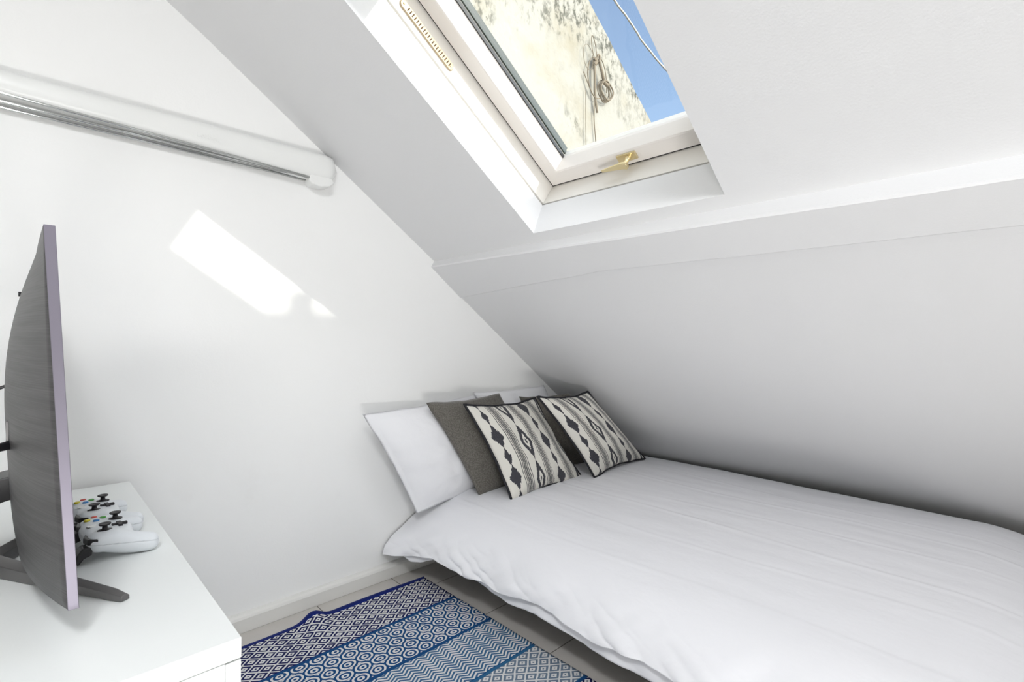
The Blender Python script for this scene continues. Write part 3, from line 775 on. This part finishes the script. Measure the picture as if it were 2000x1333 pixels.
def slope_x(z): return 1.27 + (1.25 - z) / 0.745 - 0.01
def hem_x(y): return interp(y, [-0.2, 0.6, 1.0, 1.35, 1.55, 1.66, 1.79], [1.10, 1.105, 1.105, 1.10, 1.085, 1.055, 1.012])
def hem_z(y): return interp(y, [-0.2, 0.65, 0.85, 1.05, 1.2, 1.4, 1.52, 1.66, 1.79], [0.135, 0.145, 0.135, 0.15, 0.135, 0.130, 0.138, 0.115, 0.096])
RIDGES = [(1.50, 0.03, 0.0020, 0.007), (1.74, -0.02, 0.0030, 0.008), (1.80, 0.09, 0.0022, 0.007), (2.08, 0.0, 0.0025, 0.008), (1.30, 0.02, 0.0014, 0.006), (2.28, -0.05, 0.0018, 0.007)]
def bed_surf(t, y):
    """t 0..1 from near hem over the top to the slope"""
    hx, hz = hem_x(y), hem_z(y)
    P = [(hx, hz), (hx + 0.012, hz + 0.025), (hx + 0.045, hz + 0.065), (1.185, 0.232), (1.235, 0.258), (1.31, 0.281), (1.42, 0.296), (1.6, 0.307), (1.9, 0.315), (2.2, 0.315), (2.4, 0.309), (2.50, 0.300), (2.535, 0.290), (2.55, 0.270)]
    T = [0, 0.03, 0.085, 0.15, 0.19, 0.24, 0.31, 0.42, 0.60, 0.78, 0.90, 0.96, 0.985, 1.0]
    x = interp(t, T, [p[0] for p in P]); z = interp(t, T, [p[1] for p in P])
    return x, z
def smooth_surf(t, y):
    X_ = Z_ = 0.0; W = 0
    for k in range(-3, 4):
        tt = min(1, max(0, t + k * 0.008)); w_ = math.exp(-(k / 2.0) ** 2)
        a, b = bed_surf(tt, y); X_ += a * w_; Z_ += b * w_; W += w_
    return X_ / W, Z_ / W
bm = bmesh.new(); nt_, ny_ = 240, 380; G = []
for j in range(ny_ + 1):
    y = -0.21 + (1.788 + 0.21) * j / ny_; row = []
    ys = y + 0.0
    for i in range(nt_ + 1):
        t = i / nt_
        x, z = smooth_surf(t, ys)
        sidew = max(0, 1 - t / 0.22)
        # long creases on the top
        cr = 0
        for x0, k, h, wd in RIDGES:
            c = x0 + k * (1.6 - y) + 0.012 * math.sin(y * 5 + x0 * 9)
            d = (x - c) / wd
            env = 0.4 + 0.6 * max(0, noise.noise(Vector((x0 * 9, y * 2.1, 4))) + 0.5)
            cr += h * math.exp(-d * d) * env - 0.25 * h * math.exp(-((d - 2.2) / 1.3) ** 2) * env
        top = 1 - sidew
        z += cr * top * 1.0
        z += top * 0.006 * noise.noise(Vector((x * 3.2, y * 1.5, 0.3))) + top * 0.0022 * noise.noise(Vector((x * 16, y * 5, 2)))
        # drapery on the side
        f1 = noise.noise(Vector((y * 7 + z * 9, z * 5, 1.0))); f2 = noise.noise(Vector((y * 19 + z * 26, z * 8, 3.0)))
        f3 = noise.noise(Vector((y * 11 - z * 30, z * 14, 6.0)))
        x += sidew * (0.018 * f1 + 0.009 * f2 + 0.013 * (0.5 - abs(f3)) ); z += sidew * 0.004 * f1
        # foot end drops
        fo = max(0, (0.14 - y) / 0.35); z -= 0.13 * fo ** 2.0
        x -= 0.03 * fo * sidew
        z = max(z, 0.05)
        x = min(x, slope_x(z))
        # no part of the top may sink into the mattress
        if 1.24 < x < 2.46 and y > -0.14: z = max(z, 0.252)
        row.append(bm.verts.new((x, y, z)))
    G.append(row)
for A, B in zip(G, G[1:]):
    for i in range(nt_): bm.faces.new((A[i], A[i + 1], B[i + 1], B[i]))
duv = link('duvet', bm, 'sheet', smooth=True)
s_ = duv.modifiers.new('solid', 'SOLIDIFY'); s_.thickness = 0.004; s_.offset = 1
duv.modifiers['solid'].use_even_offset = False
thing(duv, 'plain white duvet cover spread over the bed, draping down its near side', 'duvet')
# lower layer that hangs out below the duvet hem
bm = bmesh.new(); G = []
for j in range(221):
    y = -0.20 + 1.985 * j / 220; row = []
    hx, hz = hem_x(y), hem_z(y)
    drop = interp(y, [-0.2, 0.6, 0.9, 1.15, 1.35, 1.48, 1.56, 1.62, 1.67, 1.71, 1.785], [0.040, 0.042, 0.030, 0.034, 0.008, -0.004, 0.004, 0.020, 0.020, -0.005, -0.005])
    for i in range(13):
        t = i / 12
        z = (hz + 0.03) * (1 - t) + (hz - drop) * t
        x = hx + 0.034 - 0.016 * t + 0.008 * noise.noise(Vector((y * 9 + t, t * 1.5, 8))) + 0.004 * noise.noise(Vector((y * 26, t * 2, 5)))
        if y > 1.55: x = max(x, hx + 0.022)
        row.append(bm.verts.new((x, y, z)))
    G.append(row)
for A, B in zip(G, G[1:]):
    for i in range(12): bm.faces.new((A[i], A[i + 1], B[i + 1], B[i]))
fs = link('bed_sheet', bm, 'sheet', smooth=True)
s_ = fs.modifiers.new('solid', 'SOLIDIFY'); s_.thickness = 0.0025; s_.offset = -1
thing(fs, 'crumpled white sheet edge hanging out just below the duvet hem', 'sheet')

# ---------------------------------------------------------------- pillows and cushions
def pillow(name, BL, BR, TR, TL, thick, mat, piping=None, pinch=0.035, seed=0, bulge_back=0.6, wrinkle=0.006, flange=0.0, sag_=0.0, n=44):
    BL, BR, TR, TL = (Vector(p) for p in (BL, BR, TR, TL))
    c0 = (BL + BR + TR + TL) / 4
    root_loc = Vector((c0.x, c0.y, min(BL.z, BR.z)))
    nrm = ((BR - BL).cross(TL - BL)).normalized()          # faces the viewer side
    bm = bmesh.new(); uvl = bm.loops.layers.uv.new('UVMap')
    def base(u, v):
        # edges bow inwards between the corners
        pu = pinch * (math.sin(math.pi * v) ** 1.0) * (1 - 2 * u); pv = pinch * math.sin(math.pi * u) * (1 - 2 * v)
        uu = u + pu; v2 = v + pv
        uu += 0.010 * noise.noise(Vector((v * 5, seed, 1))) * abs(1 - 2 * u); v2 += 0.010 * noise.noise(Vector((u * 5, seed, 7))) * abs(1 - 2 * v)
        p = BL * (1 - uu) * (1 - v2) + BR * uu * (1 - v2) + TR * uu * v2 + TL * (1 - uu) * v2
        return p
    def th(u, v):
        def f(a):
            a = min(max((a - flange) / (1 - 2 * flange), 0), 1); return max(0.0, 1 - abs(2 * a - 1) ** 2.3) ** 0.62
        return f(u) * f(v)
    def wr(u, v, s):
        e = th(u, v) ** 0.5
        ex = min(u, 1 - u, v, 1 - v)
        rad = noise.noise(Vector((u * 7 + seed * 3, v * 7, s))) + 0.5 * noise.noise(Vector((u * 17 + seed, v * 17, s + 3)))
        return wrinkle * rad * e
    F, K = {}, {}
    for i in range(n + 1):
        for j in range(n + 1):
            u, v = i / n, j / n; p = base(u, v); t = th(u, v)
            edge = i in (0, n) or j in (0, n)
            z_off = Vector((0, 0, -sag_ * math.sin(math.pi * u) * v * v))
            vf = bm.verts.new(p + nrm * (thick * 0.5 * t + wr(u, v, 1.0) + 0.0008) + z_off - root_loc); F[i, j] = vf
            K[i, j] = vf if edge else bm.verts.new(p - nrm * (thick * 0.5 * bulge_back * t - wr(u, v, 9.0) * 0.5 + 0.0008) + z_off - root_loc)
    for i in range(n):
        for j in range(n):
            for D_, flip in ((F, False), (K, True)):
                idx = [(i, j), (i + 1, j), (i + 1, j + 1), (i, j + 1)]
                if flip: idx = idx[::-1]
                vs_ = [D_[q] for q in idx]
                try: f = bm.faces.new(vs_)
                except ValueError: continue
                for lp, q in zip(f.loops, idx): lp[uvl].uv = (q[0] / n, q[1] / n)
    edge_pts = [F[i, 0].co.copy() for i in range(n)] + [F[n, j].co.copy() for j in range(n)] + [F[i, n].co.copy() for i in range(n, 0, -1)] + [F[0, j].co.copy() for j in range(n, 0, -1)]
    o = link(name, bm, mat, smooth=True); o.location = root_loc
    if piping:
        bm = bmesh.new(); tube(bm, edge_pts, 0.0052, 8, closed=True); link('piping', bm, 'piping', o, smooth=True, label='black piping')
    return o
WP = pillow('pillow', (1.115, 1.690, 0.262), (1.62, 1.73, 0.290), (1.50, 1.790, 0.700), (0.885, 1.700, 0.680), 0.115, 'case', pinch=0.02, seed=2, wrinkle=0.008, bulge_back=0.25, flange=0.035)
thing(WP, 'white pillow leaning on the wall at the near side of the bed', 'pillow', 'white pillows at the head of the bed')
WP2 = pillow('pillow', (1.66, 1.73, 0.300), (2.18, 1.74, 0.305), (1.96, 1.790, 0.715), (1.475, 1.785, 0.712), 0.13, 'case', pinch=0.02, seed=5, wrinkle=0.006, bulge_back=0.2)
thing(WP2, 'white pillow mostly hidden behind the cushions, only its top edge showing', 'pillow', 'white pillows at the head of the bed')
G1 = pillow('cushion', (1.385, 1.625, 0.285), (1.83, 1.63, 0.305), (1.575, 1.715, 0.706), (1.155, 1.690, 0.700), 0.11, 'felt', pinch=0.025, seed=8, wrinkle=0.004, bulge_back=0.3)
thing(G1, 'plain grey wool cushion between the near white pillow and a patterned cushion', 'cushion', 'grey wool cushions on the bed')
G2 = pillow('cushion', (1.85, 1.640, 0.305), (2.26, 1.60, 0.312), (1.965, 1.620, 0.686), (1.688, 1.700, 0.684), 0.07, 'felt', pinch=0.025, seed=11, wrinkle=0.004, bulge_back=0.3)
thing(G2, 'plain grey wool cushion tucked behind the patterned cushion nearest the slope', 'cushion', 'grey wool cushions on the bed')
I1 = pillow('cushion', (1.430, 1.475, 0.288), (1.900, 1.480, 0.296), (1.735, 1.640, 0.678), (1.285, 1.610, 0.690), 0.115, 'ikat', piping=True, pinch=0.05, seed=14, wrinkle=0.006, bulge_back=0.5)
thing(I1, 'black and white patterned cushion with piping in front of the near grey cushion', 'cushion', 'patterned cushions on the bed')
I2 = pillow('cushion', (1.895, 1.410, 0.318), (2.375, 1.435, 0.322), (1.945, 1.490, 0.706), (1.602, 1.500, 0.708), 0.12, 'ikat', piping=True, pinch=0.05, seed=21, wrinkle=0.006, bulge_back=0.35)
thing(I2, 'black and white patterned cushion farther along the bed, nearest the sloping ceiling', 'cushion', 'patterned cushions on the bed')
